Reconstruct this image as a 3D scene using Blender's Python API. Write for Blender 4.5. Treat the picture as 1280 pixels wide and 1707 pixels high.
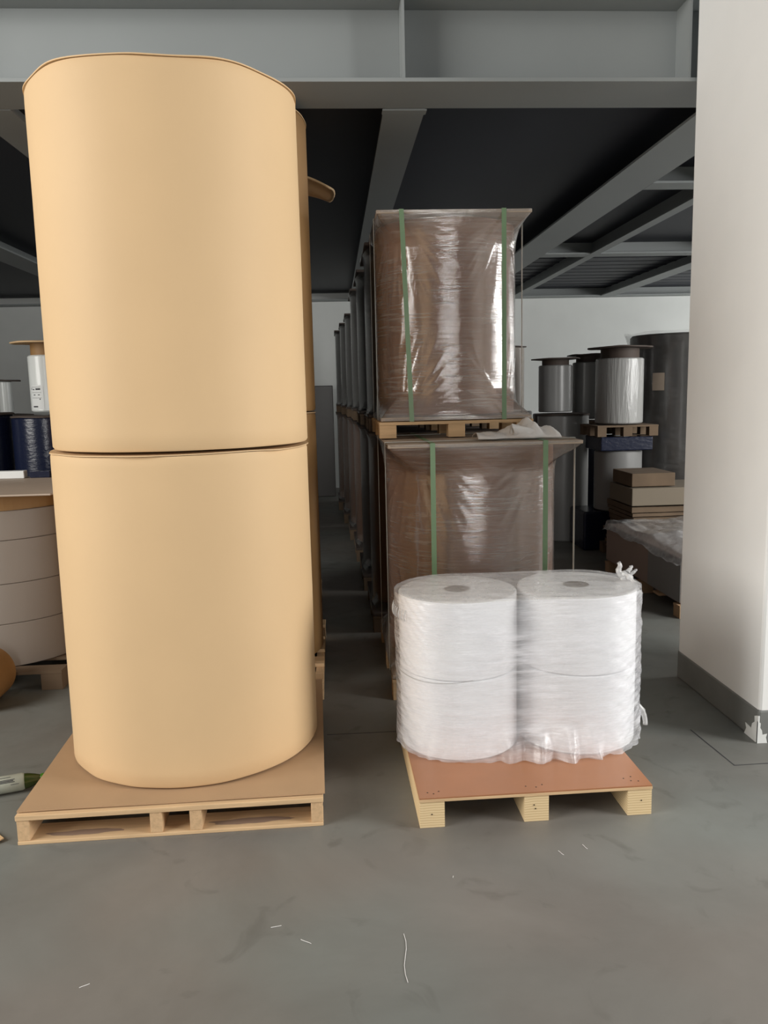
import bpy, bmesh, math, random
from mathutils import Vector, Matrix, noise
PI = math.pi
random.seed(7)
S = bpy.context.scene
COL = S.collection
for o in list(bpy.data.objects): bpy.data.objects.remove(o, do_unlink=True)

# ------------------------------------------------------------ camera
F = 1350.0; H = 1.5
Dv = Vector((-85, 197, -F)).normalized()
Uv = Vector((-220, 9400, F)); Uv = (Uv - Dv * Uv.dot(Dv)).normalized()
Xv = Dv.cross(Uv)
cam = bpy.data.objects.new('camera', bpy.data.cameras.new('camera')); COL.objects.link(cam)
m3 = Matrix((Xv, Dv, Uv)).to_4x4(); m3.translation = Vector((0, 0, H))
cam.matrix_world = m3
cam.data.sensor_fit = 'VERTICAL'; cam.data.sensor_height = 24; cam.data.lens = 24 * F / 1707
cam.data.clip_start = .05; cam.data.clip_end = 100
S.camera = cam
S.view_settings.view_transform = 'Standard'; S.view_settings.look = 'None'
S.view_settings.gamma = 1; S.view_settings.exposure = 0.0
S.view_settings.use_curve_mapping = False
# ------------------------------------------------------------ daylight
W = bpy.data.worlds.new('world'); S.world = W; W.use_nodes = True
W.node_tree.nodes['Background'].inputs[0].default_value = (.80, .90, 1, 1)
W.node_tree.nodes['Background'].inputs[1].default_value = .06
def area(name, loc, target, sx, sy, power, col):
    l = bpy.data.lights.new(name, 'AREA'); l.shape = 'RECTANGLE'; l.size = sx; l.size_y = sy
    l.energy = power; l.color = col
    o = bpy.data.objects.new(name, l); COL.objects.link(o); o.location = loc
    o.rotation_euler = (Vector(target) - Vector(loc)).to_track_quat('-Z', 'Y').to_euler()
    return o
area('daylight_left', (-6.2, .3, 3.3), (.6, 3.2, .8), 3.6, 4.6, 490, (1, .97, .92))
area('daylight_right', (7.0, .5, 3.0), (0, 3.2, .9), 2.4, 4.0, 480, (1, .985, .96))
area('daylight_door', (.45, -5.0, 1.9), (.65, 4, 1.6), .5, 3.0, 110, (1, .98, .95))
area('daylight_side_window', (7.9, 4.25, 2.1), (1, 4.5, 1.9), 1.5, 1.5, 190, (1, 1, .98))
area('daylight_rear_window', (7.9, 10.6, 2.1), (3, 11.5, 1.9), 1.7, 1.4, 90, (1, 1, .98))  # added fill lamp with no known source, brightens the back wall

# ------------------------------------------------------------ materials
def mat(name, col, rough=.6, metal=0, bump=0, bscale=20, stretch=(1, 1, 1), var=0, vscale=3, spec=.5, var2=None):
    m = bpy.data.materials.new(name); m.use_nodes = True; nt = m.node_tree; N = nt.nodes; L = nt.links
    b = N['Principled BSDF']
    b.inputs['Base Color'].default_value = (*col, 1); b.inputs['Roughness'].default_value = rough
    b.inputs['Metallic'].default_value = metal; b.inputs['Specular IOR Level'].default_value = spec
    if bump or var:
        tc = N.new('ShaderNodeTexCoord'); mp = N.new('ShaderNodeMapping'); mp.inputs['Scale'].default_value = stretch
        L.new(tc.outputs['Object'], mp.inputs[0])
    if var:
        n = N.new('ShaderNodeTexNoise'); n.inputs['Scale'].default_value = vscale; n.inputs['Detail'].default_value = 6
        L.new(mp.outputs[0], n.inputs['Vector'])
        r = N.new('ShaderNodeValToRGB'); r.color_ramp.elements[0].position = .3; r.color_ramp.elements[1].position = .7
        c2 = var2 or tuple(c * (1 - var) for c in col)
        r.color_ramp.elements[0].color = (*c2, 1); r.color_ramp.elements[1].color = (*col, 1)
        L.new(n.outputs[0], r.inputs[0]); L.new(r.outputs[0], b.inputs['Base Color'])
    if bump:
        n2 = N.new('ShaderNodeTexNoise'); n2.inputs['Scale'].default_value = bscale; n2.inputs['Detail'].default_value = 5
        L.new(mp.outputs[0], n2.inputs['Vector'])
        bp = N.new('ShaderNodeBump'); bp.inputs['Strength'].default_value = bump; bp.inputs['Distance'].default_value = .01
        L.new(n2.outputs[0], bp.inputs['Height']); L.new(bp.outputs[0], b.inputs['Normal'])
    return m

def film(name, fac=.25, streak=.3, col=(.9, .9, .9), rough=.12, bump=.35, zs=55, xs=3, rot=(0, 0, 0), big=.5, gl=.08):
    """clear stretch film: see-through with milky horizontal streaks and glossy wrinkles"""
    m = bpy.data.materials.new(name); m.use_nodes = True; nt = m.node_tree; N = nt.nodes; L = nt.links
    out = N['Material Output']; b = N['Principled BSDF']
    b.inputs['Base Color'].default_value = (*col, 1); b.inputs['Roughness'].default_value = .35
    b.inputs['Specular IOR Level'].default_value = .6
    g = N.new('ShaderNodeBsdfGlossy'); g.inputs['Roughness'].default_value = rough
    t = N.new('ShaderNodeBsdfTransparent'); t.inputs[0].default_value = (.97, .97, .97, 1)
    tc = N.new('ShaderNodeTexCoord'); mp = N.new('ShaderNodeMapping')
    mp.inputs['Scale'].default_value = (xs, xs, zs); mp.inputs['Rotation'].default_value = rot
    L.new(tc.outputs['Object'], mp.inputs[0])
    n = N.new('ShaderNodeTexNoise'); n.inputs['Scale'].default_value = 1.6; n.inputs['Detail'].default_value = 7; n.inputs['Roughness'].default_value = .62
    L.new(mp.outputs[0], n.inputs['Vector'])
    n3 = N.new('ShaderNodeTexNoise'); n3.inputs['Scale'].default_value = 5; n3.inputs['Detail'].default_value = 4
    L.new(tc.outputs['Object'], n3.inputs['Vector'])
    mr = N.new('ShaderNodeMapRange'); mr.inputs[1].default_value = .42; mr.inputs[2].default_value = .75
    mr.inputs[3].default_value = 0; mr.inputs[4].default_value = streak
    L.new(n.outputs[0], mr.inputs[0])
    ml = N.new('ShaderNodeMath'); ml.operation = 'MULTIPLY'; L.new(mr.outputs[0], ml.inputs[0]); 
    m3_ = N.new('ShaderNodeMapRange'); m3_.inputs[1].default_value = .35; m3_.inputs[2].default_value = .65; m3_.inputs[3].default_value = .25; m3_.inputs[4].default_value = 1.3
    L.new(n3.outputs[0], m3_.inputs[0]); L.new(m3_.outputs[0], ml.inputs[1])
    ad = N.new('ShaderNodeMath'); ad.operation = 'ADD'; ad.use_clamp = True; L.new(ml.outputs[0], ad.inputs[0]); ad.inputs[1].default_value = fac
    hs = N.new('ShaderNodeMath'); hs.operation = 'MULTIPLY_ADD'
    L.new(n3.outputs[0], hs.inputs[0]); hs.inputs[1].default_value = big; L.new(n.outputs[0], hs.inputs[2])
    bp = N.new('ShaderNodeBump'); bp.inputs['Strength'].default_value = bump; bp.inputs['Distance'].default_value = .012
    L.new(hs.outputs[0], bp.inputs['Height'])
    L.new(bp.outputs[0], b.inputs['Normal']); L.new(bp.outputs[0], g.inputs['Normal'])
    m1 = N.new('ShaderNodeMixShader'); L.new(ad.outputs[0], m1.inputs[0]); L.new(t.outputs[0], m1.inputs[1]); L.new(b.outputs[0], m1.inputs[2])
    lw = N.new('ShaderNodeLayerWeight'); L.new(bp.outputs[0], lw.inputs['Normal'])
    pw = N.new('ShaderNodeMath'); pw.operation = 'POWER'; L.new(lw.outputs['Facing'], pw.inputs[0]); pw.inputs[1].default_value = 4
    fm = N.new('ShaderNodeMath'); fm.operation = 'MULTIPLY_ADD'; L.new(pw.outputs[0], fm.inputs[0]); fm.inputs[1].default_value = .55; fm.inputs[2].default_value = gl
    m2 = N.new('ShaderNodeMixShader'); L.new(fm.outputs[0], m2.inputs[0]); L.new(m1.outputs[0], m2.inputs[1]); L.new(g.outputs[0], m2.inputs[2])
    L.new(m2.outputs[0], out.inputs['Surface'])
    return m

M = dict(
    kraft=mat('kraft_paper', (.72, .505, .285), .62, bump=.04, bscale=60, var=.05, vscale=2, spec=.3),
    kraft_edge=mat('kraft_edge', (.68, .47, .26), .7),
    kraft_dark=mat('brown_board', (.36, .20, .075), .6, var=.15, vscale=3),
    board=mat('grey_brown_board', (.46, .30, .17), .75, bump=.05, bscale=40, var=.1, vscale=4),
    wood=mat('pine', (.74, .51, .29), .7, bump=.15, bscale=14, stretch=(1, 14, 14), var=.22, vscale=5, spec=.3),
    wood_y=mat('pine_lengthwise', (.70, .47, .265), .7, bump=.15, bscale=14, stretch=(14, 1, 14), var=.22, vscale=5, spec=.3),
    ply=mat('plywood_face', (.41, .18, .085), .42, bump=.05, bscale=20, var=.18, vscale=3),
    white=mat('white_film_roll', (.95, .955, .97), .45, bump=.05, bscale=30),
    white_top=mat('roll_end', (.66, .65, .63), .6),
    core=mat('card_core', (.16, .12, .09), .8),
    brownroll=mat('brown_roll', (.38, .165, .07), .5, var=.25, vscale=2.2, var2=(.26, .10, .04)),
    deepbrown=mat('deep_brown_roll', (.13, .06, .03), .4),  # brown roll with the aisle's shade put into its colour
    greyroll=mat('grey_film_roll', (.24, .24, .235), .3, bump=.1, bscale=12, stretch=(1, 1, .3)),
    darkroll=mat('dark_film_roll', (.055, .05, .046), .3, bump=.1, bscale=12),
    navy=mat('navy_film_roll', (.009, .013, .034), .22, bump=.2, bscale=25, stretch=(1, 1, 2)),
    palewrap=mat('pale_wrapped_roll', (.30, .26, .225), .45, bump=.05),
    silver=mat('silver_film_roll', (.75, .78, .76), .25, bump=.25, bscale=9, stretch=(3, 3, .35)),
    dimsilver=mat('wrinkled_grey_film', (.36, .36, .35), .16, bump=.8, bscale=9, stretch=(4, 4, .4)),
    dusty=mat('dusty_carton', (.33, .255, .215), .8, bump=.05),
    carton=mat('dim_carton', (.20, .165, .12), .8, bump=.05),
    strap_pale=mat('pale_strap', (.62, .64, .60), .4),  # side straps coloured pale to stand in for a whitish glint on them
    film_top=film('white_top_film', .30, .35, (.84, .83, .82), .16, .25, 6, 6, (.12, .3, 0), gl=.05),
    lid=mat('cover_plate', (.46, .37, .29), .6, bump=.05, bscale=30, var=.1),
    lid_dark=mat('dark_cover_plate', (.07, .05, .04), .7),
    strap=mat('green_strap', (.19, .31, .17), .4, bump=.1, bscale=80),
    steel=mat('grey_steel_paint', (.27, .29, .29), .5, var=.06, vscale=2),
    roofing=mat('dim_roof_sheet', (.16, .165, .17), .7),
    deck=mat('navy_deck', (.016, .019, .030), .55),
    wall=mat('wall_plaster', (.72, .74, .72), .85, bump=.05, bscale=8, var=.05),
    colpaint=mat('column_plaster', (.88, .88, .86), .75, bump=.06, bscale=9, var=.03, vscale=4),
    colbase=mat('grey_skirting_paint', (.20, .205, .195), .45, bump=.05, var=.15, vscale=6),
    chip=mat('bare_plaster', (.75, .76, .74), .9, bump=.3, bscale=30),
    cloth=mat('grey_white_cloth', (.86, .84, .82), .9, bump=.3, bscale=50),
    paper=mat('white_label', (.75, .77, .76), .6),
    ink=mat('label_ink', (.03, .03, .035), .7),
    green=mat('bottle_green', (.05, .16, .01), .15),
    grubby=mat('grubby_label', (.46, .49, .42), .6, var=.2, vscale=20),
    olive=mat('olive_glass', (.035, .05, .008), .15),
    nail=mat('nail_head', (.04, .03, .025), .5, metal=.5),
    pile=mat('old_cardboard', (.17, .115, .07), .85, var=.3, vscale=5),
    stain=mat('dark_stain', (.30, .20, .14), .8),
    film=film('stretch_film', .24, .42, (.66, .60, .56), .08, .20, 60, 3, gl=.20),
    film_white=film('white_stretch_film', .27, .45, (.95, .95, .99), .16, .28, 30, 3, (.12, .3, 0), gl=.05),
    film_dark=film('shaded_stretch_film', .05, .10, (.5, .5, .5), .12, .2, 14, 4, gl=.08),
    film_loose=film('loose_film', .38, .5, (.85, .85, .85), .12, .6, 12, 8, (.5, .4, 0)),
)
# laminated runner ends: glue lines across
def laminated():
    m = mat('laminated_wood', (.76, .58, .33), .65, spec=.3); nt = m.node_tree; N = nt.nodes; L = nt.links
    tc = N.new('ShaderNodeTexCoord'); w = N.new('ShaderNodeTexWave'); w.bands_direction = 'Z'; w.inputs['Scale'].default_value = 34
    w.inputs['Distortion'].default_value = 2.2; w.inputs['Detail Scale'].default_value = .6; L.new(tc.outputs['Object'], w.inputs['Vector'])
    r = N.new('ShaderNodeValToRGB'); r.color_ramp.elements[0].position = .0; r.color_ramp.elements[1].position = .22
    r.color_ramp.elements[0].color = (.56, .39, .20, 1); r.color_ramp.elements[1].color = (.78, .60, .35, 1)
    L.new(w.outputs[0], r.inputs[0]); L.new(r.outputs[0], N['Principled BSDF'].inputs['Base Color'])
    return m
M['lam'] = laminated()
def concrete():
    m = bpy.data.materials.new('polished_concrete'); m.use_nodes = True; nt = m.node_tree; N = nt.nodes; L = nt.links; b = N['Principled BSDF']
    tc = N.new('ShaderNodeTexCoord')
    n = N.new('ShaderNodeTexNoise'); n.inputs['Scale'].default_value = 1.3; n.inputs['Detail'].default_value = 9; n.inputs['Roughness'].default_value = .6; n.inputs['Distortion'].default_value = .5
    L.new(tc.outputs['Object'], n.inputs['Vector'])
    r = N.new('ShaderNodeValToRGB'); e = r.color_ramp.elements
    e[0].position = .3; e[0].color = (.160, .152, .142, 1); e[1].position = .7; e[1].color = (.225, .220, .208, 1)
    L.new(n.outputs[0], r.inputs[0])
    # coloured patches
    n4 = N.new('ShaderNodeTexNoise'); n4.inputs['Scale'].default_value = .9; n4.inputs['Detail'].default_value = 2; L.new(tc.outputs['Object'], n4.inputs['Vector'])
    r4 = N.new('ShaderNodeValToRGB'); r4.color_ramp.elements[0].color = (.98, .93, .88, 1); r4.color_ramp.elements[1].color = (.93, 1, .98, 1)
    r4.color_ramp.elements[0].position = .4; r4.color_ramp.elements[1].position = .6
    L.new(n4.outputs[0], r4.inputs[0])
    mx = N.new('ShaderNodeMix'); mx.data_type = 'RGBA'; mx.blend_type = 'MULTIPLY'; mx.inputs[0].default_value = 1
    L.new(r.outputs[0], mx.inputs[6]); L.new(r4.outputs[0], mx.inputs[7])
    # scratches / fine cracks
    mp = N.new('ShaderNodeMapping'); mp.inputs['Scale'].default_value = (1, 1, 1); L.new(tc.outputs['Object'], mp.inputs[0])
    n2 = N.new('ShaderNodeTexNoise'); n2.inputs['Scale'].default_value = 4.5; n2.inputs['Detail'].default_value = 8; n2.inputs['Distortion'].default_value = 1.5
    L.new(mp.outputs[0], n2.inputs['Vector'])
    r2 = N.new('ShaderNodeValToRGB'); q = r2.color_ramp.elements; q[0].position = .60; q[0].color = (1, 1, 1, 1); q[1].position = .72; q[1].color = (.80, .79, .78, 1)
    L.new(n2.outputs[0], r2.inputs[0])
    mx2 = N.new('ShaderNodeMix'); mx2.data_type = 'RGBA'; mx2.blend_type = 'MULTIPLY'; mx2.inputs[0].default_value = 1
    L.new(mx.outputs[2], mx2.inputs[6]); L.new(r2.outputs[0], mx2.inputs[7])
    L.new(mx2.outputs[2], b.inputs['Base Color'])
    rr = N.new('ShaderNodeMapRange'); rr.inputs[3].default_value = .38; rr.inputs[4].default_value = .62; L.new(n2.outputs[0], rr.inputs[0]); L.new(rr.outputs[0], b.inputs['Roughness'])
    bp = N.new('ShaderNodeBump'); bp.inputs['Strength'].default_value = .12; bp.inputs['Distance'].default_value = .01
    L.new(n2.outputs[0], bp.inputs['Height']); L.new(bp.outputs[0], b.inputs['Normal'])
    b.inputs['Specular IOR Level'].default_value = .35
    return m
M['floor'] = concrete()

# ------------------------------------------------------------ mesh helpers
class MB:
    def __init__(s): s.v = []; s.f = []
    def add(s, v, f):
        k = len(s.v); s.v += [tuple(p) for p in v]; s.f += [[i + k for i in q] for q in f]; return s
    def box(s, x0, x1, y0, y1, z0, z1):
        return s.add([(x, y, z) for z in (z0, z1) for y in (y0, y1) for x in (x0, x1)],
                     [(0, 2, 3, 1), (4, 5, 7, 6), (0, 1, 5, 4), (2, 6, 7, 3), (0, 4, 6, 2), (1, 3, 7, 5)])
    def lathe(s, prof, cx=0, cy=0, n=64, cap=True):
        v = []; f = []
        for (r, z) in prof:
            for i in range(n):
                a = 2 * PI * i / n; v.append((cx + r * math.cos(a), cy + r * math.sin(a), z))
        for j in range(len(prof) - 1):
            for i in range(n):
                f.append((j * n + i, j * n + (i + 1) % n, (j + 1) * n + (i + 1) % n, (j + 1) * n + i))
        if cap: f.append(tuple(reversed(range(n)))); f.append(tuple(range((len(prof) - 1) * n, len(prof) * n)))
        return s.add(v, f)
    def rings(s, rings, close=True, capb=False, capt=False):
        n = len(rings[0]); v = [p for r in rings for p in r]; f = []
        for j in range(len(rings) - 1):
            for i in range(n if close else n - 1):
                f.append((j * n + i, j * n + (i + 1) % n, (j + 1) * n + (i + 1) % n, (j + 1) * n + i))
        if capb: f.append(tuple(reversed(range(n))))
        if capt: f.append(tuple(range((len(rings) - 1) * n, len(rings) * n)))
        return s.add(v, f)
    def tube(s, pts, rad, n=8):
        P = [Vector(p) for p in pts]; rg = []
        for i, p in enumerate(P):
            t = (P[min(i + 1, len(P) - 1)] - P[max(i - 1, 0)]).normalized()
            u = t.orthogonal().normalized() if abs(t.z) > .9 else t.cross(Vector((0, 0, 1))).normalized(); w = t.cross(u)
            r = rad[i] if isinstance(rad, (list, tuple)) else rad
            rg.append([tuple(p + u * r * math.cos(2 * PI * k / n) + w * r * math.sin(2 * PI * k / n)) for k in range(n)])
        return s.rings(rg, True, True, True)
    def build(s, name, m, parent=None, smooth=False, bevel=0, loc=None, rz=0, solid=0):
        me = bpy.data.meshes.new(name); me.from_pydata(s.v, [], s.f); me.update()
        bm = bmesh.new(); bm.from_mesh(me); bmesh.ops.recalc_face_normals(bm, faces=bm.faces); bm.to_mesh(me); bm.free()
        me.materials.append(m)
        if smooth:
            for p in me.polygons: p.use_smooth = len(p.vertices) == 4
            if smooth == 'auto': me.set_sharp_from_angle(angle=math.radians(35))
        o = bpy.data.objects.new(name, me); COL.objects.link(o)
        if parent: o.parent = parent
        if loc: o.location = loc
        o.rotation_euler.z = rz
        if bevel:
            b = o.modifiers.new('bevel', 'BEVEL'); b.width = bevel; b.segments = 2; b.limit_method = 'ANGLE'
        if solid:
            b = o.modifiers.new('solid', 'SOLIDIFY'); b.thickness = solid; b.offset = 0
        return o
def tag(o, label=None, cat=None, group=None, kind=None):
    if label: o['label'] = label
    if cat: o['category'] = cat
    if group: o['group'] = group
    if kind: o['kind'] = kind
    return o
def empty(name, loc, label=None, cat=None, group=None, rz=0):
    o = bpy.data.objects.new(name, None); COL.objects.link(o); o.location = loc; o.rotation_euler.z = rz; o.empty_display_size = .1
    return tag(o, label, cat, group)
def copy_tree(o, parent=None):
    kids = [c for c in COL.objects if c.parent == o]
    c = o.copy(); COL.objects.link(c); c.parent = parent
    for k in kids: copy_tree(k, c)
    return c
def struct(o): o['kind'] = 'structure'; return o
def nz(x, y, z, s=1): return noise.noise(Vector((x * s, y * s, z * s)))

# ------------------------------------------------------------ setting
BZ = 2.918      # underside of the beams
struct(MB().box(-9, 8, -5.2, 13.2, -.1, 0).build('floor', M['floor']))
struct(MB().box(-9, 8, 13.0, 13.2, 0, 5.5).build('wall_back', M['wall']))
struct(MB().box(-9.2, -9, -5.2, 13.2, 0, 5.5).build('wall_left', M['roofing']))
wr = MB().box(8, 8.2, -5.2, 3.6, 0, 5.5).box(8, 8.2, 5.6, 9.6, 0, 5.5).box(8, 8.2, 11.6, 13.2, 0, 5.5).box(8, 8.2, 3.6, 5.6, 0, 1.3).box(8, 8.2, 3.6, 5.6, 2.9, 5.5).box(8, 8.2, 9.6, 11.6, 0, 1.3).box(8, 8.2, 9.6, 11.6, 2.9, 5.5)
struct(wr.build('wall_right', M['wall']))
for q, (w0, w1) in enumerate(((3.6, 5.6), (9.6, 11.6))):  # the rear one is unseen, added only to go with the rear fill lamp
    wn = struct(empty('window_%d' % (q + 1), (8.0, (w0 + w1) / 2, 1.3)))
    m_ = (w1 - w0) / 2
    MB().box(0, .06, -m_, m_, 0, .06).box(0, .06, -m_, m_, 1.54, 1.6).box(0, .06, -m_, -m_ + .06, .06, 1.54).box(0, .06, m_ - .06, m_, .06, 1.54).box(0, .06, -.03, .03, .06, 1.54).build('window_frame', M['steel'], wn)
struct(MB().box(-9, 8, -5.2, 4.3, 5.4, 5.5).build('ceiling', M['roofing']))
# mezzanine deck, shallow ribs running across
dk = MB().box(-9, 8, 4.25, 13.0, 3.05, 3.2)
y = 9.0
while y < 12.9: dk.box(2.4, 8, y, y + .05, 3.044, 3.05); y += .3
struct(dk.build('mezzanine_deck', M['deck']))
# edge beam: bottom flange, web, top flange + stiffeners
eb = MB().box(-9, 1.98, 3.972, 4.33, BZ, BZ + .018).box(-9, 1.98, 4.145, 4.16, BZ + .018, 3.30).box(-9, 1.98, 3.98, 4.33, 3.30, 3.32)
ebo = struct(eb.build('edge_beam', M['steel'], bevel=.002))
for x in (-1.79, .375, 1.73):
    MB().box(x - .006, x + .006, 3.99, 4.145, BZ + .018, 3.30).build('stiffener', M['steel'], ebo)
def ybeam(x0, x1, name='floor_beam', y0=4.34, y1=13.0):
    c = (x0 + x1) / 2
    return struct(MB().box(x0, x1, y0, y1, BZ, BZ + .015).box(c - .006, c + .006, y0, y1, BZ + .015, 3.05).build(name, M['steel']))
b1 = ybeam(.302, .513)
MB().box(.295, .52, 4.335, 4.40, BZ - .008, BZ).build('splice_plate', M['steel'], b1)
ybeam(1.967, 2.297); ybeam(-1.75, -1.54); ybeam(-3.35, -3.05); ybeam(4.22, 4.45); ybeam(2.80, 2.90); ybeam(6.3, 6.6); ybeam(-5.6, -5.3)
for (yy, w) in ((5.86, .19), (8.82, .2), (12.75, .25)):
    struct(MB().box(2.30, 8, yy, yy + w, BZ + .001, BZ + .016).box(2.30, 8, yy + w / 2 - .006, yy + w / 2 + .006, BZ + .016, 3.05).build('cross_beam', M['steel']))
struct(MB().box(-9, 2.29, 12.75, 13.0, BZ + .002, BZ + .017).build('cross_beam', M['steel']))
# concrete column with painted skirting and bare chipped corner
cl = struct(MB().box(1.745, 2.55, 3.143, 3.952, 0, 5.4).build('column', M['colpaint'], bevel=.012))
sk = MB(); sk.box(1.741, 2.554, 3.139, 3.956, 0, .145)
sko = sk.build('skirting', M['colbase'], cl, bevel=.01)
ch = [(0, 0), (.20, .0), (.17, .03), (.19, .05), (.10, .045), (.085, .07), (.05, .085), (.055, .11), (.02, .118), (0, .12)]
c1 = MB(); c1.rings([[(1.7385, 3.137 + a * .55, b) for a, b in ch], [(1.746, 3.137 + a * .55, b) for a, b in ch]], True, True, True)
c1.rings([[(1.7385 + a * .22, 3.1365, b * .8) for a, b in ch], [(1.7385 + a * .22, 3.144, b * .8) for a, b in ch]], True, True, True)
c1.build('bare_patch', M['chip'], cl)
# floor joint / cut line near the column
XA, YA, XB, YB = 1.522, 3.302, 1.545, 2.955
struct(MB().add([(XA, YA, .0006), (XA + .005, YA, .0006), (XB + .005, YB, .0006), (XB, YB, .0006)], [(0, 1, 2, 3)]).add([(XB, YB, .0006), (2.4, YB + .02, .0006), (2.4, YB + .015, .0006), (XB, YB - .005, .0006)], [(0, 1, 2, 3)]).build('trim_1', M['ink']))
struct(MB().box(-.075, .24, 3.43, 3.434, 0, .0008).build('trim_2', M['ink']))

# ------------------------------------------------------------ kraft roll stacks (left)
def kraft_roll(z0, z1, cx, cy, r, label, grp, wob=.006, seed=0, lidtop=True, m='kraft', lw=.005):
    root = empty('kraft_paper_roll', (cx, cy, z0), label, 'paper roll', grp)
    n = 180; h = z1 - z0; rg = []
    prof = [(0, .99), (.006, 1), (.05, 1), (.3, 1.001), (.5, 1.0015), (.7, 1.001), (.9, 1), (.97, 1), (.992, .999), (1, .992)]
    for (t, k) in prof:
        ring = []
        for i in range(n):
            a = 2 * PI * i / n; e = max(0, (t - .8) / .2)
            dz = e * wob * (nz(math.cos(a) * 1.7, math.sin(a) * 1.7, seed) * 2)
            eb_ = max(0, (.1 - t) / .1); 
            rr = r * k + .0025 * nz(math.cos(a) * 2, math.sin(a) * 2, t * 2 + seed * 3) + eb_ * .004 * nz(math.cos(a) * 4, math.sin(a) * 4, seed + 9)
            ring.append((rr * math.cos(a), rr * math.sin(a), t * h + dz))
        rg.append(ring)
    MB().rings(rg, True, True, True).build('wrapper', M[m], root, smooth='auto')
    # outer sheet overlap seam at the back
    a0, a1 = math.radians(100), math.radians(104)
    sm = MB(); rr = r + .0035
    sm.rings([[(rr * math.cos(a0 + (a1 - a0) * k / 4), rr * math.sin(a0 + (a1 - a0) * k / 4), z) for k in range(5)] for z in (.01, h * .5, h - .02)], False)
    sm.build('overlap', M[m], root, solid=.002)
    if lidtop:
        rg = []
        for (k, z) in ((.96, -.002), (1.0, -.002), (1.0, .002), (.96, .002)):
            rg.append([((r + .002 + lw * nz(math.cos(2 * PI * i / n) * 3, math.sin(2 * PI * i / n) * 3, seed + 5)) * k * math.cos(2 * PI * i / n),
                        (r + .002 + lw * nz(math.cos(2 * PI * i / n) * 3, math.sin(2 * PI * i / n) * 3, seed + 5)) * k * math.sin(2 * PI * i / n),
                        h + .004 + z + wob * 2 * nz(math.cos(2 * PI * i / n) * 1.7, math.sin(2 * PI * i / n) * 1.7, seed)) for i in range(n)])
        MB().rings(rg, True, True, True).build('end_board', M['kraft_edge'], root, smooth=False)
    return root
KX, KY, KR = -.625, 3.245, .477
GK = 'kraft wrapped rolls stacked on the left pallets'
kraft_roll(.120, 1.304, -.598, KY, .488, 'huge tan kraft wrapped roll standing directly on the front left pallet', GK, .004, 1, lw=.016)
kraft_roll(1.321, 2.575, -.590, KY, .483, 'huge tan kraft wrapped roll stacked on top of the lower front one', GK, .012, 4)
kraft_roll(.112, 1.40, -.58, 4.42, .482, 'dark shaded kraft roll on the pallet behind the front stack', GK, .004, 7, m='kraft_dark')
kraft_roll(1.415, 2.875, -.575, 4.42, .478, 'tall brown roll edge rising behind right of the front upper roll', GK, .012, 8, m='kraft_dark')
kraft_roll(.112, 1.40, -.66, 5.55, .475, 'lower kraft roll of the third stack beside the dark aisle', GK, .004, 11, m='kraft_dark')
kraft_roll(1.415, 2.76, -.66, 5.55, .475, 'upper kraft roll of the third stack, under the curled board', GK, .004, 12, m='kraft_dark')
# curled brown board sticking out on top of the third stack
cb = MB(); rg = []
for j in range(13):
    t = j / 12; x = -.34 + .36 * t; ring = []
    for i in range(9):
        u = i / 8; y = 5.06 + .40 * u
        z = 2.812 - .10 * t ** 2.2 * (1 - .35 * u) + .008 * math.sin(u * 6) - .02 * u
        ring.append((x + .03 * math.sin(u * PI), y, z))
    rg.append(ring)
cb.rings(rg, False)
tag(cb.build('curled_board', M['kraft_edge'], smooth=True, solid=.012), 'brown curled cardboard lid sticking out high beside the tall kraft rolls', 'cardboard')

def stringer_pallet(x0, x1, y0, y1, h, label, cat='pallet', grp=None, runners=None, rw=.045, boards=True, topm='wood', sheet=None):
    root = empty('wooden_pallet', ((x0 + x1) / 2, (y0 + y1) / 2, 0), label, cat, grp)
    cx, cy = (x0 + x1) / 2, (y0 + y1) / 2; a, b = (x1 - x0) / 2, (y1 - y0) / 2
    bz = .013 if boards else 0
    nb = 5; bw = .12
    for k in range(nb):
        yy = -b + (2 * b - bw) * k / (nb - 1)
        MB().box(-a, a, yy, yy + bw, h - .018, h).build('top_board', M[topm], root, bevel=.002)
    if boards:
        for yy in (-b, -bw / 2, b - bw):
            MB().box(-a + .002, a - .002, yy + .001, yy + bw, 0, bz).build('bottom_board', M['wood'], root, bevel=.002)
    for xx in (runners or (-a, -rw / 2, a - rw)):
        MB().box(xx + .002, xx + rw - .002, -b + .003, b - .003, bz, h - .018).build('stringer', M['wood_y'], root, bevel=.002)
    return root
p1 = stringer_pallet(-1.128, -.083, 2.652, 3.82, .106, 'pale pine pallet under the front kraft paper stack',
                     grp='pallets under the kraft roll row', runners=(-.5215, -.077, .058, .4765))
p1.rotation_euler.z = math.radians(1.2); p1.location.x -= .008
# dark stains on the front bottom board and front edge chips
for (sx, sy, w, d) in ((-.30, -.565, .13, .035), (.27, -.56, .15, .04)):
    pts = [(sx + w * math.cos(a) * (1 + .3 * nz(a * 2, sx, 1)), sy + .02 + d * .5 * math.sin(a) * (1 + .6 * nz(a * 2, sy, 3)), .0136) for a in [2 * PI * i / 30 for i in range(30)]]
    MB().add(pts, [tuple(range(30))]).build('stain', M['stain'], p1)
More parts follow.
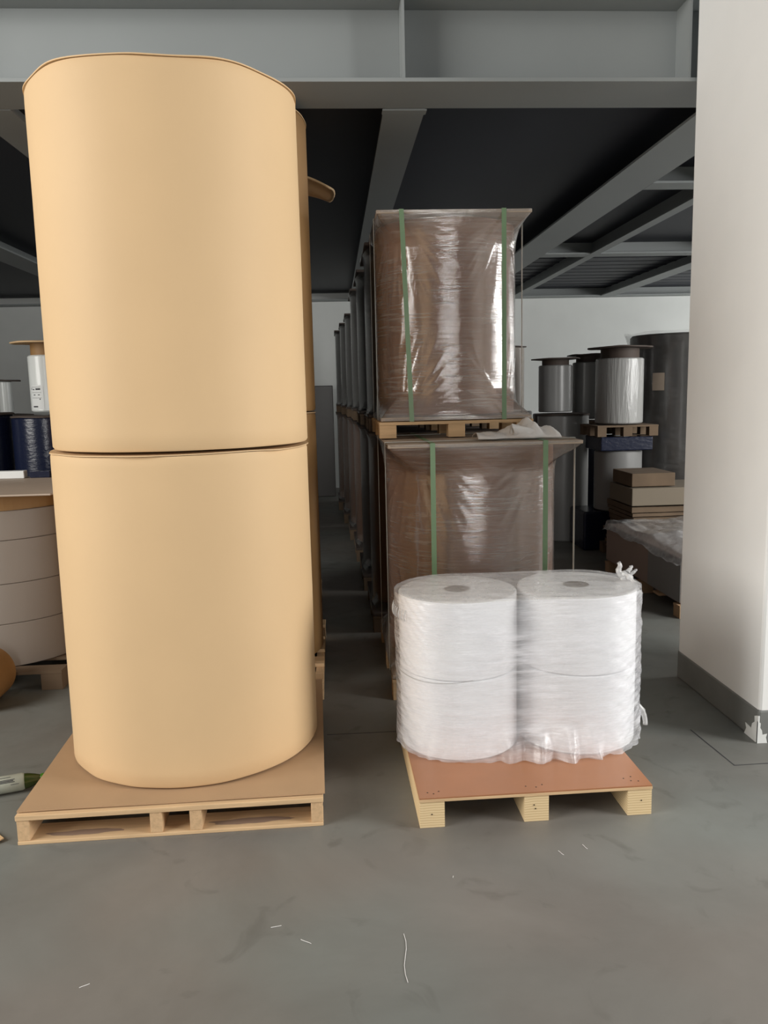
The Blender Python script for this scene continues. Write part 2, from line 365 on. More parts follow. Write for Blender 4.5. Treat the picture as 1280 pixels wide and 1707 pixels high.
# board sheet between pallet and roll
def sheet(x0, x1, y0, y1, z, m, label, name='cardboard_sheet', lift=.008, th=.005, rz=0, seed=0):
    cx, cy = (x0 + x1) / 2, (y0 + y1) / 2; rg = []
    for j in range(25):
        v = j / 24; ring = []
        for i in range(25):
            u = i / 24; e = max(abs(u - .5), abs(v - .5)) * 2
            ring.append((x0 - cx + (x1 - x0) * u, y0 - cy + (y1 - y0) * v, .003 + lift * max(0, e - .75) * 4 * (.5 + .5 * nz(u * 3, v * 3, seed))))
        rg.append(ring)
    o = MB().rings(rg, False).build(name, m, loc=(cx - .006, cy, z), rz=rz, solid=th)
    return tag(o, label, 'cardboard')
sheet(-1.129, -.079, 2.672, 3.82, .1075, M['board'], 'flat brown board sheet between front left pallet and kraft roll', rz=math.radians(1.2), lift=.004)
p2 = stringer_pallet(-1.13, -.09, 3.85, 4.93, .106, 'shaded pine pallet behind the front left pallet', grp='pallets under the kraft roll row')
p3 = stringer_pallet(-1.16, -.13, 4.98, 6.05, .106, 'pallet deepest in the kraft roll row', grp='pallets under the kraft roll row')

# ------------------------------------------------------------ stretch wrapped units (plate + roll + film + straps)
def wrapped_unit(cx, y0, w, d, z0, z1, r, label, grp, rollm='brownroll', filmm='film', straps=(-.3, .3), side=(-.25, .25), seed=0, n=120, top=.13, bot=.13, platem='lid', cy_off=0, slant=0, plate=True, name='wrapped_roll', hi=True):
    """z0..z1: underside of the bottom plate to the top of the top plate"""
    cy = y0 + d / 2; root = empty(name, (cx, cy, z0), label, 'wrapped roll', grp)
    h = z1 - z0; a, b = w / 2, d / 2; pt = .018
    if plate:
        MB().box(-a, a, -b, b, 0, pt).build('bottom_plate', M[platem], root, bevel=.003)
        MB().box(-a, a, -b, b, h - pt, h).build('top_plate', M[platem], root, bevel=.003)
    rm = MB().lathe([(r - .01, pt + .004), (r, pt + .012), (r, h - pt - .012), (r - .01, h - pt - .004)], 0, cy_off, 72)
    rm.build('roll', M[rollm], root, smooth='auto')
    # film skin from square plate edges in to the round roll and out again
    def sq(t):
        c, s = math.cos(t), math.sin(t); k = 1 / max(abs(c) / (a + .003), abs(s) / (b + .003)); return c * k, s * k
    def folds(th, v):   # pulled creases fanning out of the four front corners
        e = 0
        for (tc_, vc) in ((1.25 * PI, 1), (1.25 * PI, 0), (1.75 * PI, 1), (1.75 * PI, 0), (.0, 1)):
            dt = (th - tc_); dv = (v - vc) * 2.2; R_ = math.hypot(dt, dv)
            if R_ < 1.15:
                an = math.atan2(dv, dt); w_ = math.sin(PI * min(1, R_ / 1.15))
                e += .009 * w_ * (max(0, 1 - abs(nz(an * 7, R_ * 1.2, seed + tc_)) * 4) - .3) * (.4 + .6 * abs(math.sin(an)))
        return e
    rg = []; rows = 120 if hi else 20
    for j in range(rows + 1):
        v = j / rows; zz = .002 + v * (h - .004)
        tt = min(1, v / top if v < .5 else (1 - v) / bot); tt = tt * tt * (3 - 2 * tt); tt = tt ** .8
        ring = []
        for i in range(n):
            th = 2 * PI * i / n; sx, sy = sq(th); R = r + .006
            qx, qy = R * math.cos(th), cy_off + R * math.sin(th)
            # film stays a little square between the corners
            m_ = tt * .96
            x, y = sx * (1 - m_) + qx * m_, sy * (1 - m_) + qy * m_
            wr_ = (.010 * (1 - tt) * min(1, v * 12, (1 - v) * 12) * nz(th * 9, v * 3, seed) + .0014 * nz(th * 5, v * 16, seed + 3) + folds(th, v)) if hi else 0
            ring.append((x * (1 + wr_), y * (1 + wr_), zz))
        rg.append(ring)
    MB().rings(rg).build('stretch_film', M[filmm], root, smooth=True)
    sw = .012
    for sx in straps:
        x = sx; s2 = slant if sx < 0 else 0
        sb = MB()
        def rib(p, q, ax):   # ribbon between two points in the YZ plane
            pass
        for (ya, yb) in ((-b - .005, -b - .0035), (b + .0035, b + .005)):
            sb.add([(x - sw, ya, h + .002), (x + sw, ya, h + .002), (x + sw, yb, h + .002), (x - sw, yb, h + .002),
                    (x + s2 - sw, ya, -.002), (x + s2 + sw, ya, -.002), (x + s2 + sw, yb, -.002), (x + s2 - sw, yb, -.002)],
                   [(0, 1, 2, 3), (4, 5, 6, 7), (0, 1, 5, 4), (1, 2, 6, 5), (2, 3, 7, 6), (3, 0, 4, 7)])
        sb.box(x - sw, x + sw, -b - .004, b + .004, h + .001, h + .003)
        sb.box(x + s2 - sw, x + s2 + sw, -b - .004, b + .004, -.003, -.001)
        sb.build('strap', M['strap'], root)
    for sy in side:
        sb = MB()
        for (xa, xb) in ((-a - .0045, -a - .003), (a + .003, a + .0045)): sb.box(xa, xb, sy - sw, sy + sw, -.002, h + .003)
        sb.box(-a - .004, a + .004, sy - sw, sy + sw, h + .0032, h + .005)
        sb.build('strap', M['strap_pale'], root)
    return root

def block_pallet(cx, y0, w, d, z0, h, label, grp=None, bw=.085, m='wood', n3=3, bottom=True):
    cy = y0 + d / 2; root = empty('wooden_pallet', (cx, cy, z0), label, 'pallet', grp); a, b = w / 2, d / 2
    for k in range(5):
        yy = -b + (2 * b - .10) * k / 4; MB().box(-a, a, yy, yy + .10, h - .016, h).build('top_board', M[m], root)
    for i in range(3):
        for j in range(3):
            xx = -a + (2 * a - bw) * i / 2; yy = -b + (2 * b - bw) * j / 2
            MB().box(xx + .001, xx + bw - .001, yy + .002, yy + bw, 0, h - .016).build('block', M[m], root, bevel=.002)
    return root
GB = 'film wrapped roll units of the middle row'; GP = 'pallets of the middle row'
# lower front unit: pallet, unit with cover plate up to z 1.256
block_pallet(.715, 3.80, .935, 1.02, 0, .105, 'pallet hidden behind the two white rolls, under the lower brown unit', GP)
lo = wrapped_unit(.715, 3.80, .935, 1.02, .109, 1.256, .445, 'lower brown film-wrapped roll unit with green straps and wide cover board', GB,
             straps=(-.255, .285), side=(-.36, .28), seed=2, top=.20, bot=.15, n=260)
# upper unit stands on a small pallet on that cover board
block_pallet(.64, 4.22, .81, .84, 1.263, .084, 'small pine pallet on the cover board, under the upper brown unit', GP, bw=.09)
up = wrapped_unit(.64, 4.22, .79, .84, 1.351, 2.405, .385, 'upper shiny brown film-wrapped roll unit with green straps, under the steel beam', GB,
             straps=(-.27, .25), side=(-.18, .25), seed=5, top=.16, bot=.16, slant=.035, n=260)
# receipt card stuck to the lower unit's left side
# deeper rows, proto then copies; darker materials stand in for aisle shade
bp = block_pallet(.64, 4.95, .86, .90, 0, .105, 'pallet of the second unit along the dark aisle', GP, m='pile')
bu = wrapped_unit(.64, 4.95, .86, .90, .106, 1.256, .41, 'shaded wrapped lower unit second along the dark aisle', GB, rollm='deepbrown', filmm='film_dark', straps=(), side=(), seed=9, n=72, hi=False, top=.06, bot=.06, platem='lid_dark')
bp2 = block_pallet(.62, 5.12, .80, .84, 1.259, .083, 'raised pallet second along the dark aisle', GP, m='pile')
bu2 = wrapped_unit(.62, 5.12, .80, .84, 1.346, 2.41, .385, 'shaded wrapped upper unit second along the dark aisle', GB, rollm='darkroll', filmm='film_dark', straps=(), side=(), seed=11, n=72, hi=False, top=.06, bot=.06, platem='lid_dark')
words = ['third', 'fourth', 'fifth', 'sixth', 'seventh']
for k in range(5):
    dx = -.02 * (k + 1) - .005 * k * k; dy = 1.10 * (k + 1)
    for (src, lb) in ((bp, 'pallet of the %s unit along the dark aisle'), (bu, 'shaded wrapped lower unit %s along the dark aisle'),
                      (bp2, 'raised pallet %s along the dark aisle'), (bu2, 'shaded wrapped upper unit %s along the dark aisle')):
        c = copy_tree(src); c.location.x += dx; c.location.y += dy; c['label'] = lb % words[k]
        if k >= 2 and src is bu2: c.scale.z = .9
# dark crate closing the end of the aisle
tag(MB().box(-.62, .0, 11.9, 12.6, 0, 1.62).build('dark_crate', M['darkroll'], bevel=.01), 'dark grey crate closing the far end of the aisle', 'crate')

# cloth rag on the cover board
def rag():
    rg = []; n = 60; mrows = 26
    L0, L1 = -.175, .235
    for j in range(mrows):
        v = j / (mrows - 1); ring = []
        for i in range(n):
            u = i / (n - 1)
            x = L0 + (L1 - L0) * u; prof = math.exp(-((u - .62) / .22) ** 2) * .058 + math.exp(-((u - .92) / .08) ** 2) * .022 + .018 * (1 - u)
            env = math.sin(PI * min(1, max(0, v))) ** .7
            z = .004 + prof * env * (1 + .30 * math.sin(u * 26 + v * 7) + .12 * nz(u * 14, v * 9, 4)) + .010 * env * (.5 + .5 * nz(u * 9, v * 5, 2)) + .006 * abs(math.sin(u * 34 + v * 9 + 3 * nz(u * 3, v * 3, 1))) * env
            y = -.09 + .18 * v + .02 * nz(u * 4, 1, 3) - .012 * (1 - v) * math.sin(u * 13)
            ring.append((x, y, z))
        rg.append(ring)
    o = MB().rings(rg, False).build('cloth', M['cloth'], smooth=True, solid=.003)
    return o
rt = empty('cleaning_rag', (.87, 3.99, 1.262), 'crumpled pale grey rag lying on the lower cover board', 'rag')
c = rag(); c.parent = rt
# rolled fold of the cloth
rg = []
for j in range(20):
    t = j / 19; cx_ = -.005 + .115 * t; cz = .048 - .020 * t; R = .026 * (1 - .35 * t)
    rg.append([(cx_ + .006 * math.sin(a * 2 + t * 3), -.075 + .02 * t + .9 * R * math.cos(a) * (1 + .2 * math.sin(3 * a + 5 * t)), cz + R * math.sin(a)) for a in [2 * PI * i / 24 for i in range(24)]])
MB().rings(rg).build('rolled_fold', M['cloth'], rt, smooth=True, solid=.002)

# ------------------------------------------------------------ white rolls on the small pallet
PX0, PX1, PY0, PY1, PH = .247, 1.073, 2.615, 3.47, .112
wp = empty('wooden_pallet', ((PX0 + PX1) / 2, (PY0 + PY1) / 2, 0), 'small pallet with orange-brown plywood top under the white wrapped rolls', 'pallet')
a, b = (PX1 - PX0) / 2, (PY1 - PY0) / 2
wp.rotation_euler.z = math.radians(.8)
MB().box(-a, a, -b, b, PH - .006, PH).build('plywood_top', M['ply'], wp, bevel=.001)
MB().box(-a - .001, a + .001, -b - .001, b, PH - .016, PH - .006).build('deck_edge', M['wood'], wp, bevel=.001)
for xx in (-a, -.045, a - .088):
    rn = MB().box(xx + .001, xx + .088, -b + .002, b - .002, 0, PH - .016).build('runner', M['lam'], wp, bevel=.0015)
for (x, y) in ((-.38, -.39), (-.36, -.40), (-.34, -.385), (-.03, -.385), (.005, -.395), (.03, -.38), (.35, -.39), (.375, -.395), (.36, -.36), (.33, -.37)):
    MB().lathe([(.0028, 0), (.0028, .0006)], x, y, 8).build('nail', M['nail'], wp, loc=(0, 0, PH))
for (x, z) in ((-.37, .05), (-.005, .048), (-.01, .062), (.375, .055)):
    MB().box(x - .002, x + .002, -b + .0005, -b + .003, z - .002, z + .002).build('nail', M['nail'], wp)

WR = .239; WB = .2325; CYW = 3.105; XL, XR = .466, .944
GW = 'white rolls bundled in film on the small pallet'
zm = .425; zt = .725
def white_roll(x, z0, z1, label):
    o = empty('white_roll', (x, CYW, z0), label, 'roll', GW); h = z1 - z0
    MB().lathe([(WB - .004, 0), (WB, .004), (WB, h - .005), (WB - .005, h)], 0, 0, 96).build('roll_body', M['white'], o, smooth='auto')
    MB().lathe([(.050, 0), (.050, .0015)], 0, 0, 32).build('core_hole', M['core'], o, loc=(0, 0, h + .0003))
    return o
white_roll(XL, PH + .002, zm - .001, 'lower left of the four white film-wrapped rolls')
white_roll(XR, PH + .002, zm - .001, 'lower right of the four white film-wrapped rolls')
white_roll(XL, zm + .002, zt, 'upper left of the four white film-wrapped rolls')
white_roll(XR, zm + .002, zt, 'upper right of the four white film-wrapped rolls')
def white_wrap():
    root = empty('film_wrap', ((XL + XR) / 2, CYW, PH), 'crinkled translucent film wrapped around the four white rolls', 'plastic film')
    hx = (XR - XL) / 2; n = 400
    def outline(t, R, waist):
        # stadium walked by arc length
        per = 4 * hx + 2 * PI * R; s = (t % 1) * per
        if s < 2 * hx: x, y = -hx + s, -R; x0 = x
        elif s < 2 * hx + PI * R:
            q = (s - 2 * hx) / R - PI / 2; x, y = hx + R * math.cos(q), R * math.sin(q)
        elif s < 4 * hx + PI * R: x, y = hx - (s - 2 * hx - PI * R), R
        else:
            q = (s - 4 * hx - PI * R) / R + PI / 2; x, y = -hx + R * math.cos(q), R * math.sin(q)
        if abs(x) < hx:
            k = waist * math.cos(x / hx * PI / 2) ** 2; y *= (1 - k / R)
        return x, y
    rows = 90; h = zt - PH + .004; rg = []
    for j in range(rows + 1):
        v = j / rows; ring = []
        for i in range(n):
            t = i / n; low = max(0, (.22 - v) / .22)
            x, y = outline(t, WR + .008, .012 * (1 - low))
            # folds: diagonal pulls, bunching lower right, gathered hem in the middle front
            right = max(0, min(1, (x - .25) / .2)); left = max(0, min(1, (-x - .3) / .15)); mid = math.exp(-((x - .10) / .20) ** 2) * (y < 0)
            d = .0022 * abs(nz(t * 22, v * 14 + t * 20, 1)) + .0010 * abs(nz(t * 40, v * 60, 4))
            d += right * .004 * abs(math.sin((z_ := v * 9 + t * 30) * 3 + 2 * nz(t * 8, v * 5, 11))) + right * .014 * abs(nz(t * 12, v * 22 - t * 40, 7)) * (1 - v * .6)
            d += left * .007 * abs(nz(t * 14, v * 16 + t * 50, 3))
            d += mid * low * (.055 * (.6 + .4 * math.sin(x * 60)) + .02 * nz(x * 30, v * 5, 2))
            d += low * .014 * abs(nz(t * 45, v * 4, 8)) * (1 if y < 0 else .4)
            if abs(v - .5) < .02: d += .001
            L = math.hypot(x, y); ca = 1 + d / L
            hem = 0
            if j == 0: hem = .006 * nz(t * 40, 0, 2)
            z = v * h + .0015 + (.0 if j else max(-.001, hem))
            z += (1 - v) ** 6 * .012 * max(0, nz(t * 50, 3, 1)) 
            ring.append((x * ca, y * ca, z))
        rg.append(ring)
    side = MB().rings(rg)
    side.build('side_film', M['film_white'], root, smooth=True)
    # top: shrink in rings over the edge to the centre line
    rt_ = []
    for k in range(0, 24):
        f = 1 - k / 23 * .999; ring = []
        for i in range(n):
            x, y = outline(i / n, WR + .008, .012)
            xx = x * (f if abs(x) < 1e-9 else 1); 
            # pull towards the segment between the two cores
            cx = max(-hx, min(hx, x)) ; px_ = cx + (x - cx) * f; py_ = y * f
            e = 0 if k == 0 else 1
            z = h + .0015 + e * (.0035 + .0022 * nz(px_ * 7, py_ * 22 + px_ * 6, 5) + .0015 * abs(nz(px_ * 5, py_ * 24, 8))) 
            ring.append((px_, py_, z))
        rt_.append(ring)
    MB().rings(rt_).build('top_film', M['film_top'], root, smooth=True)
    # loose knot at the upper right back
    kn = MB()
    for (dx, hh, lean, r0) in ((.03, .075, -.016, .014), (.045, .060, .020, .012), (.055, .045, .030, .010)):
        pts = [(.405 + dx + lean * t + .006 * math.sin(t * 9), .02 + .01 * t, h - .002 + hh * t) for t in [q / 10 for q in range(11)]]
        kn.tube(pts, [r0 * (1 - .6 * abs(q / 10 - .3)) * (1 + .4 * nz(q, dx * 90, 2)) for q in range(11)], 9)
    pts = [(.435 + .050 * t, .02 - .06 * t, h + .03 - .075 * t * t) for t in [q / 12 for q in range(13)]]
    kn.tube(pts, [.010 + .004 * math.sin(q * 1.7) for q in range(13)], 9)
    kn.build('film_knot', M['film_loose'], root, smooth=True)
    # tail hanging at the lower right
    tl = MB(); pts = [(.478 + .030 * math.sin(t * 1.9) + .014 * t, -.02 - .02 * t, .115 - .088 * t ** 1.5) for t in [q / 12 for q in range(13)]]
    tl.tube(pts, [.0125 * (1 - .25 * abs(q / 6 - 1)) * (1 + .3 * nz(q * .9, 1, 5)) for q in range(13)], 9)
    tl.build('film_tail', M['film_loose'], root, smooth=True)
    fr = MB()
    for k in range(9):
        an = -2.6 - k * .09; R0 = WR + .010; x0 = -hx + R0 * math.cos(an); y0 = R0 * math.sin(an)
        fr.tube([(x0 - .004 - .012 * math.sin(q / 6 * 2.4) * (.5 + .5 * nz(k, 1, 1)), y0, h - .05 - .01 * nz(k, 2, 2) - (.04 + .018 * nz(k, 5, 5)) * q / 6) for q in range(7)], .0022, 5)
    fr.build('film_fringe', M['film_loose'], root, smooth=True)
    # edge line of the lower wrap layer on the left roll
    ln = MB(); pts = []
    for q in range(60):
        t = q / 59; an = PI + .12 + t * (PI / 2 - .05); 
        pts.append((-hx + (WR + .0135) * math.cos(an), (WR + .0135) * math.sin(an), zm - PH + .012 - .016 * math.sin(PI * t) ))
    pts = [p for p in pts]
    ln.tube(pts, .0010, 5).build('wrap_edge', M['dimsilver'], root)
white_wrap()

# ------------------------------------------------------------ left background
lp = block_pallet(-1.95, 4.16, .98, 1.0, 0, .105, 'pallet under the pale roll left of the kraft stack', bw=.11, m='pile')
root = empty('pale_roll', (-1.94, 4.68, .107), 'large pale wrapped roll in bands left behind the kraft stack', 'wrapped roll')
for (z0_, z1_) in ((0, .232), (.234, .446), (.448, .676), (.678, .83)):
    MB().lathe([(.477, z0_), (.480, z0_ + .003), (.480, z1_ - .003), (.477, z1_)], 0, 0, 96).build('roll_band', M['palewrap'], root, smooth='auto')
MB().lathe([(.46, .831), (.46, .914)], 0, 0, 64).build('end_cap', M['kraft_dark'], root)
MB().box(-.10, -.076, -.4835, -.4825, .0, .90).build('strap', M['strap'], root)
tp = MB().box(-.50, .50, -.50, .50, 0, .010).build('cover_board', M['lid'], bevel=.004, loc=(-1.94, 4.66, 1.024))
tag(tp, 'brown square cover board lying on the pale left roll', 'cover board')
# label lying at the back of that board
tag(MB().box(-.10, .13, -.03, .03, 0, .045).build('white_carton', M['paper'], bevel=.003, loc=(-2.02, 5.06, 1.035)), 'small white carton lying on the left cover board', 'carton')
tag(MB().box(-.06, .06, -.03, .03, 0, .04).build('dark_carton', M['navy'], bevel=.003, loc=(-1.80, 5.07, 1.035)), 'small dark package beside the white carton on the board', 'carton')
# brown roll lying on the floor at the far left edge
o = empty('brown_bundle', (-1.80, 3.98, .14), 'brown round paper bundle lying at the left picture edge', 'roll')
br = MB().lathe([(.12, -.13), (.138, -.11), (.138, .10), (.125, .13)], 0, 0, 40).build('bundle', M['kraft_dark'], o, smooth='auto'); br.rotation_euler.x = PI / 2
c_ = MB().lathe([(.03, 0), (.03, .002)], 0, 0, 24).build('core', M['core'], o, loc=(0, -.1315, 0)); c_.rotation_euler.x = PI / 2

# navy wrapped rolls behind, with lids and paler rolls on top
def drum(cx, cy, r, z0, z1, m, label, grp=None, lid=None, lidw=0, name='film_roll', filmed=False, cap=True, neck=0):
    o = empty(name, (cx, cy, z0), label, 'roll', grp); h = z1 - z0
    hb = h - neck
    MB().lathe([(r - .01, 0), (r, .01), (r, hb - .01), (r - .01, hb)], 0, 0, 56).build('roll', M[m], o, smooth='auto')
    if neck: MB().lathe([(r * .8, hb), (r * .8, h)], 0, 0, 48).build('inner_sleeve', M['kraft_dark' if m == 'silver' else 'lid_dark'], o, smooth='auto')
    if lid:
        lw = lidw or r * 1.25
        rg = []
        for (k, z) in ((.97, 0), (1, .002), (1, .012), (.97, .014)):
            rg.append([(lw * k * math.cos(q) * (1 + .02 * nz(math.cos(q) * 2, math.sin(q) * 2, cx)), lw * k * math.sin(q), h + z + .010 * nz(math.cos(q) * 1.5, math.sin(q) * 1.5, cx + cy)) for q in [2 * PI * i / 48 for i in range(48)]])
        MB().rings(rg, True, True, True).build('lid', M[lid], o)
    if filmed:
        MB().lathe([(r + .02, 0), (r + .006, .08), (r + .006, h * .5), (r + .006, h - .08), ((lidw or r * 1.25) - .01, h)], 0, 0, 56, cap=False).build('stretch_film', M['film_dark'], o, smooth=True)
    return o
GN = 'navy wrapped rolls at the left'
drum(-2.68, 6.3, .26, 0, .68, 'navy', 'lower navy roll at the left picture edge', GN)
drum(-2.68, 6.3, .26, .69, 1.40, 'navy', 'navy film roll at the left edge with bright streaks', GN, lid='lid_dark', lidw=.265)
drum(-2.15, 6.25, .24, 0, .68, 'navy', 'lower navy roll beside the kraft stack', GN)
drum(-2.15, 6.25, .24, .69, 1.38, 'navy', 'navy film roll right beside the kraft stack', GN, lid='lid_dark', lidw=.245)
dr = drum(-2.19, 6.45, .125, 1.415, 1.93, 'silver', 'shiny white roll with a printed label under a wide brown lid', None, lid='kraft_edge', lidw=.24, filmed=False, neck=.09)
R_ = .1262
def patch(a0, a1, z0, z1, R):
    k = 8; return [[(R * math.cos(a0 + (a1 - a0) * i / k), R * math.sin(a0 + (a1 - a0) * i / k), z) for i in range(k + 1)] for z in (z0, z1)]
A0, A1 = math.radians(225), math.radians(275)
MB().rings(patch(A0, A1, .02, .20, R_), False).build('label', M['paper'], dr, solid=.001)
ik = MB()
for (f0, f1, z, t) in ((.05, .8, .185, .002), (.05, .12, .168, .010), (.2, .35, .165, .007), (.45, .8, .165, .012), (.1, .85, .145, .002), (.25, .4, .125, .006), (.6, .75, .125, .006), (.1, .85, .105, .002), (.7, .78, .092, .008), (.15, .55, .035, .010)):
    ik.rings(patch(A0 + (A1 - A0) * f0, A0 + (A1 - A0) * f1, z, z + t, R_ + .0012), False)
ik.build('print', M['ink'], dr)
drum(-3.46, 8.9, .07, 1.38, 1.71, 'silver', 'small silver roll with a dark lid farther left behind', None, lid='lid_dark', lidw=.16)
drum(-3.50, 8.9, .26, 0, 1.35, 'darkroll', 'dark drum under the small silver roll, far left', None, lid='lid_dark', lidw=.30)

# ------------------------------------------------------------ right background
GR = 'wrapped rolls stacked at the right back'
def bgstack(cx, cy, r, specs, gr=GR):
    for (z0, z1, m, label, lid, lw, neck, fl) in specs: drum(cx, cy, r, z0, z1, m, label, gr, lid=lid, lidw=lw, filmed=fl, neck=neck)
def P(x, y): return x, y
bgstack(2.64, 7.42, .215, ((.37, .92, 'greyroll', 'light grey roll low at the back, below the silver roll', None, 0, 0, False),
                          (1.17, 1.85, 'dimsilver', 'silver wrinkled film roll under a dark lid at the right back', 'lid_dark', .29, .09, False)))
block_pallet(2.64, 7.17, .56, .52, 1.06, .10, 'raised dark pallet under the silver roll', None, m='pile')
tag(MB().box(2.40, 2.88, 7.19, 7.65, .93, 1.055).build('navy_carton', M['navy'], bevel=.01), 'navy carton between the raised pallet and the light roll', 'carton')
tag(MB().box(2.28, 2.90, 7.28, 7.72, 0, .365).build('navy_crate', M['navy'], bevel=.02), 'dark navy crate on the floor under the light grey roll', 'crate')
bgstack(2.85, 8.95, .19, ((.0, 1.02, 'navy', 'navy roll behind the light grey roll', None, 0, 0, False),
                          (1.16, 1.85, 'greyroll', 'grey roll with dark seams behind the silver roll', 'lid_dark', .25, .07, False)))
block_pallet(2.85, 8.72, .42, .46, 1.04, .10, 'raised pallet behind the silver roll pallet', None, m='pile')
bgstack(2.28, 8.0, .25, ((.0, 1.24, 'greyroll', 'tall grey drum behind the lower cover board', 'lid_dark', .26, 0, False),))
bgstack(2.42, 8.8, .18, ((1.25, 1.81, 'greyroll', 'dull grey roll under a wide dark lid, left of the silver roll', 'lid_dark', .26, .06, False),))
bgstack(2.42, 8.8, .24, ((0, 1.235, 'darkroll', 'dark drum carrying the dull grey roll', None, 0, 0, False),))
bgstack(2.20, 10.2, .20, ((1.25, 2.02, 'palewrap', 'pale roll showing behind the upper unit strap', 'lid_dark', .23, 0, False),))
bgstack(2.20, 10.2, .30, ((0, 1.23, 'darkroll', 'dark drum under the pale roll', None, 0, 0, False),))
# tall dark wrapped unit beside the column
tall = empty('wrapped_roll', (3.52, 8.2, 0), 'tall dark film-wrapped roll beside the white column', 'wrapped roll')
MB().lathe([(.46, .11), (.47, .13), (.47, 1.99), (.45, 2.01)], 0, 0, 72).build('roll', M['darkroll'], tall, smooth='auto')
rg = []
for j in range(31):
    v = j / 30; k = 1 + .10 * max(0, (v - .93) / .07) + .05 * max(0, (.05 - v) / .05)
    rg.append([(.48 * k * math.cos(q) * (1 + .01 * nz(q * 4, v * 8, 4)), .48 * k * math.sin(q) * (1 + .01 * nz(q * 4, v * 8, 4)), .11 + 1.92 * v + .02 * (v > .98) * nz(math.cos(q) * 2, math.sin(q) * 2, 1)) for q in [2 * PI * i / 72 for i in range(72)]])
MB().rings(rg).build('stretch_film', M['film_dark'], tall, smooth=True)
_a0, _a1 = math.radians(219), math.radians(233)
MB().rings([[(.488 * math.cos(_a0 + (_a1 - _a0) * i / 6), .488 * math.sin(_a0 + (_a1 - _a0) * i / 6), z) for i in range(7)] for z in (1.46, 1.63)], False).build('label', M['lid'], tall, solid=.001)
block_pallet(3.52, 7.73, .95, .95, 0, .10, 'pallet under the tall dark wrapped roll', None, m='pile')
# pile of flattened cardboard
GC = 'old cardboard sheets in the pile by the column'
z = .105; random.seed(3)
hs = [.035, .03, .04, .03, .035, .03, .045, .035, .03, .05, .16, .125]
names = ['bottom', 'second', 'third', 'fourth', 'fifth', 'sixth', 'seventh', 'eighth', 'ninth', 'tenth']
for k, hh in enumerate(hs):
    w, d = .95, .62
    x0, y0 = 2.46 + random.uniform(-.03, .03), 6.55 + random.uniform(-.02, .02)
    bx = MB(); rg = []
    N_ = 14
    for (zz, ) in ((0,), (1,)):
        pass
    if k < 10:
        for i in range(N_ + 1):
            u = i / N_; dz = .012 * nz(u * 3, 1.3, 5)
            rg.append([(x0 + w * u, y0 - .01 * math.sin(u * 5 + k), z + dz + .004), (x0 + w * u, y0 + d, z + dz + .004), (x0 + w * u, y0 + d, z + dz + hh), (x0 + w * u, y0 - .01 * math.sin(u * 5 + k), z + dz + hh)])
        o = MB().rings(rg, True, True, True).build('cardboard_bundle', M['pile'])
        tag(o, '%s bundle from the floor in the pile of old flattened cardboard' % names[k], 'cardboard', GC)
    elif k == 10:
        o = MB().box(x0 - .02, x0 + .75, y0, y0 + .55, z + .012, z + hh).build('brown_carton', M['carton'], bevel=.006)
        tag(o, 'flat brown carton lying on the old cardboard pile', 'carton')
    else:
        o = MB().box(x0 - .01, x0 + .36, y0 + .03, y0 + .5, z + .003, z + hh - .01).build('grey_carton', M['pile'], bevel=.006)
        tag(o, 'greyish carton topmost on the cardboard pile', 'carton')
    z += hh + .004
block_pallet(2.92, 6.5, 1.0, .75, 0, .10, 'pallet under the old cardboard pile', None, m='pile')
# wrapped carton on a low pallet by the column
block_pallet(2.72, 4.98, 1.04, 1.46, 0, .085, 'low pallet under the wrapped cardboard box by the column', None, m='board', bw=.10)
cbx = empty('wrapped_carton', (2.72, 5.72, .087), 'brown carton under loose clear film, behind the white column', 'carton')
MB().box(-.5, .5, -.70, .76, 0, .30).build('box', M['dusty'], cbx, bevel=.01)
MB().box(-.504, -.501, -.70, -.15, .01, .29).build('grey_side_sheet', M['greyroll'], cbx)
rg = []
for j in range(30):
    v = j / 29; ring = []
    for i in range(40):
        u = i / 39; x = -.54 + .95 * u; y = -.72 + 1.5 * v
        z = .306 + .055 * max(0, nz(u * 3.2, v * 3.2, 6) + .25) + .03 * abs(nz(u * 9, v * 9, 2)) + .05 * math.exp(-((u - .25) / .2) ** 2 - ((v - .3) / .3) ** 2)
        if u < .05: z -= .06
        ring.append((x, y, z))
    rg.append(ring)
MB().rings(rg, False).build('loose_film', M['film_loose'], cbx, smooth=True)

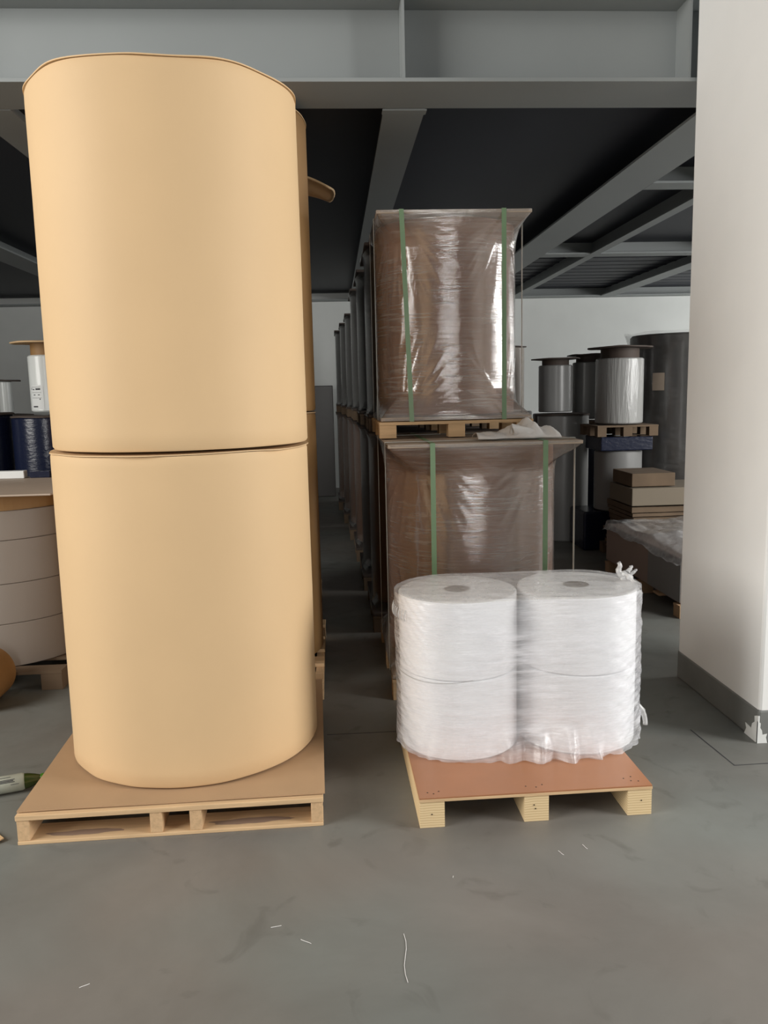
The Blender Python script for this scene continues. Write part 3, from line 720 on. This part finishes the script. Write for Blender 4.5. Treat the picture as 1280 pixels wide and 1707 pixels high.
# ------------------------------------------------------------ floor litter
bt = empty('plastic_bottle', (-1.31, 3.03, .036), 'small white-labelled bottle with green neck lying on the floor at left', 'bottle', rz=math.radians(18))
def lay(mb, name, m, loc=(0, 0, 0)):
    o = mb.build(name, m, bt, smooth='auto', loc=loc); o.rotation_euler = (0, PI / 2, 0); return o
lay(MB().lathe([(.030, -.12), (.033, -.112), (.033, .06), (.029, .068)], 0, 0, 32), 'label', M['grubby'])
lay(MB().lathe([(.030, .068), (.029, .078), (.022, .105), (.015, .125)], 0, 0, 28), 'neck', M['olive'])
lay(MB().lathe([(.017, .125), (.019, .130), (.019, .152), (.015, .156)], 0, 0, 24), 'cap', M['green'])
ik = MB()
for (x0, x1, an, t) in ((-.03, .035, 248, 5), (-.03, .03, 256, 6), (-.02, .035, 265, 5), (-.03, .02, 285, 4), (.02, .05, 232, 3)):
    a0, a1 = math.radians(an), math.radians(an + t)
    ik.add([(x0, .0335 * math.cos(a0), .0335 * -math.sin(a0) ), (x1, .0335 * math.cos(a0), .0335 * -math.sin(a0)), (x1, .0335 * math.cos(a1), .0335 * -math.sin(a1)), (x0, .0335 * math.cos(a1), .0335 * -math.sin(a1))], [(0, 1, 2, 3)])
pr = ik.build('print', M['ink'], bt); pr.rotation_euler.x = math.radians(38)
cs = MB().add([(-.12, -.06, .003), (.0, -.045, .004), (.045, .005, .010), (-.005, .06, .006), (-.12, .06, .003)], [(0, 1, 2, 3, 4)]).build('cardboard_scrap', M['kraft_edge'], loc=(-1.225, 2.67, .001), solid=.004)
tag(cs, 'torn cardboard scrap on the floor beside the front left pallet', 'cardboard')
for (x, y, l, an, lb) in ((-.21, 2.13, .030, .2, 'short pale fibre left of the middle of the bare concrete foreground'),
                          (-.123, 2.058, .035, -.6, 'small leaf-like fibre beside the short pale fibre left of the middle'),
                          (.146, 1.97, .19, 1.55, 'long thin pale thread lying in the middle of the concrete foreground'),
                          (.695, 2.415, .028, 2.0, 'pale fibre on the concrete in front of the middle pallet runner'),
                          (.783, 2.442, .028, 1.9, 'pale fibre on the concrete, rightmost one by the right pallet'),
                          (.326, 2.318, .010, 1.4, 'tiny pale speck in front of the left pallet runner'),
                          (-.69, 1.94, .026, .5, 'tiny pale splinter on the concrete at lower left')):
    t_ = MB().tube([(l * (q / 6 - .5) * math.cos(an) - .03 * l * math.sin(q), l * (q / 6 - .5) * math.sin(an), .0010) for q in range(7)], .0008, 5)
    tag(t_.build('fibre_scrap', M['cloth'], loc=(x, y, 0)), lb, 'litter', 'pale fibre scraps on the concrete')
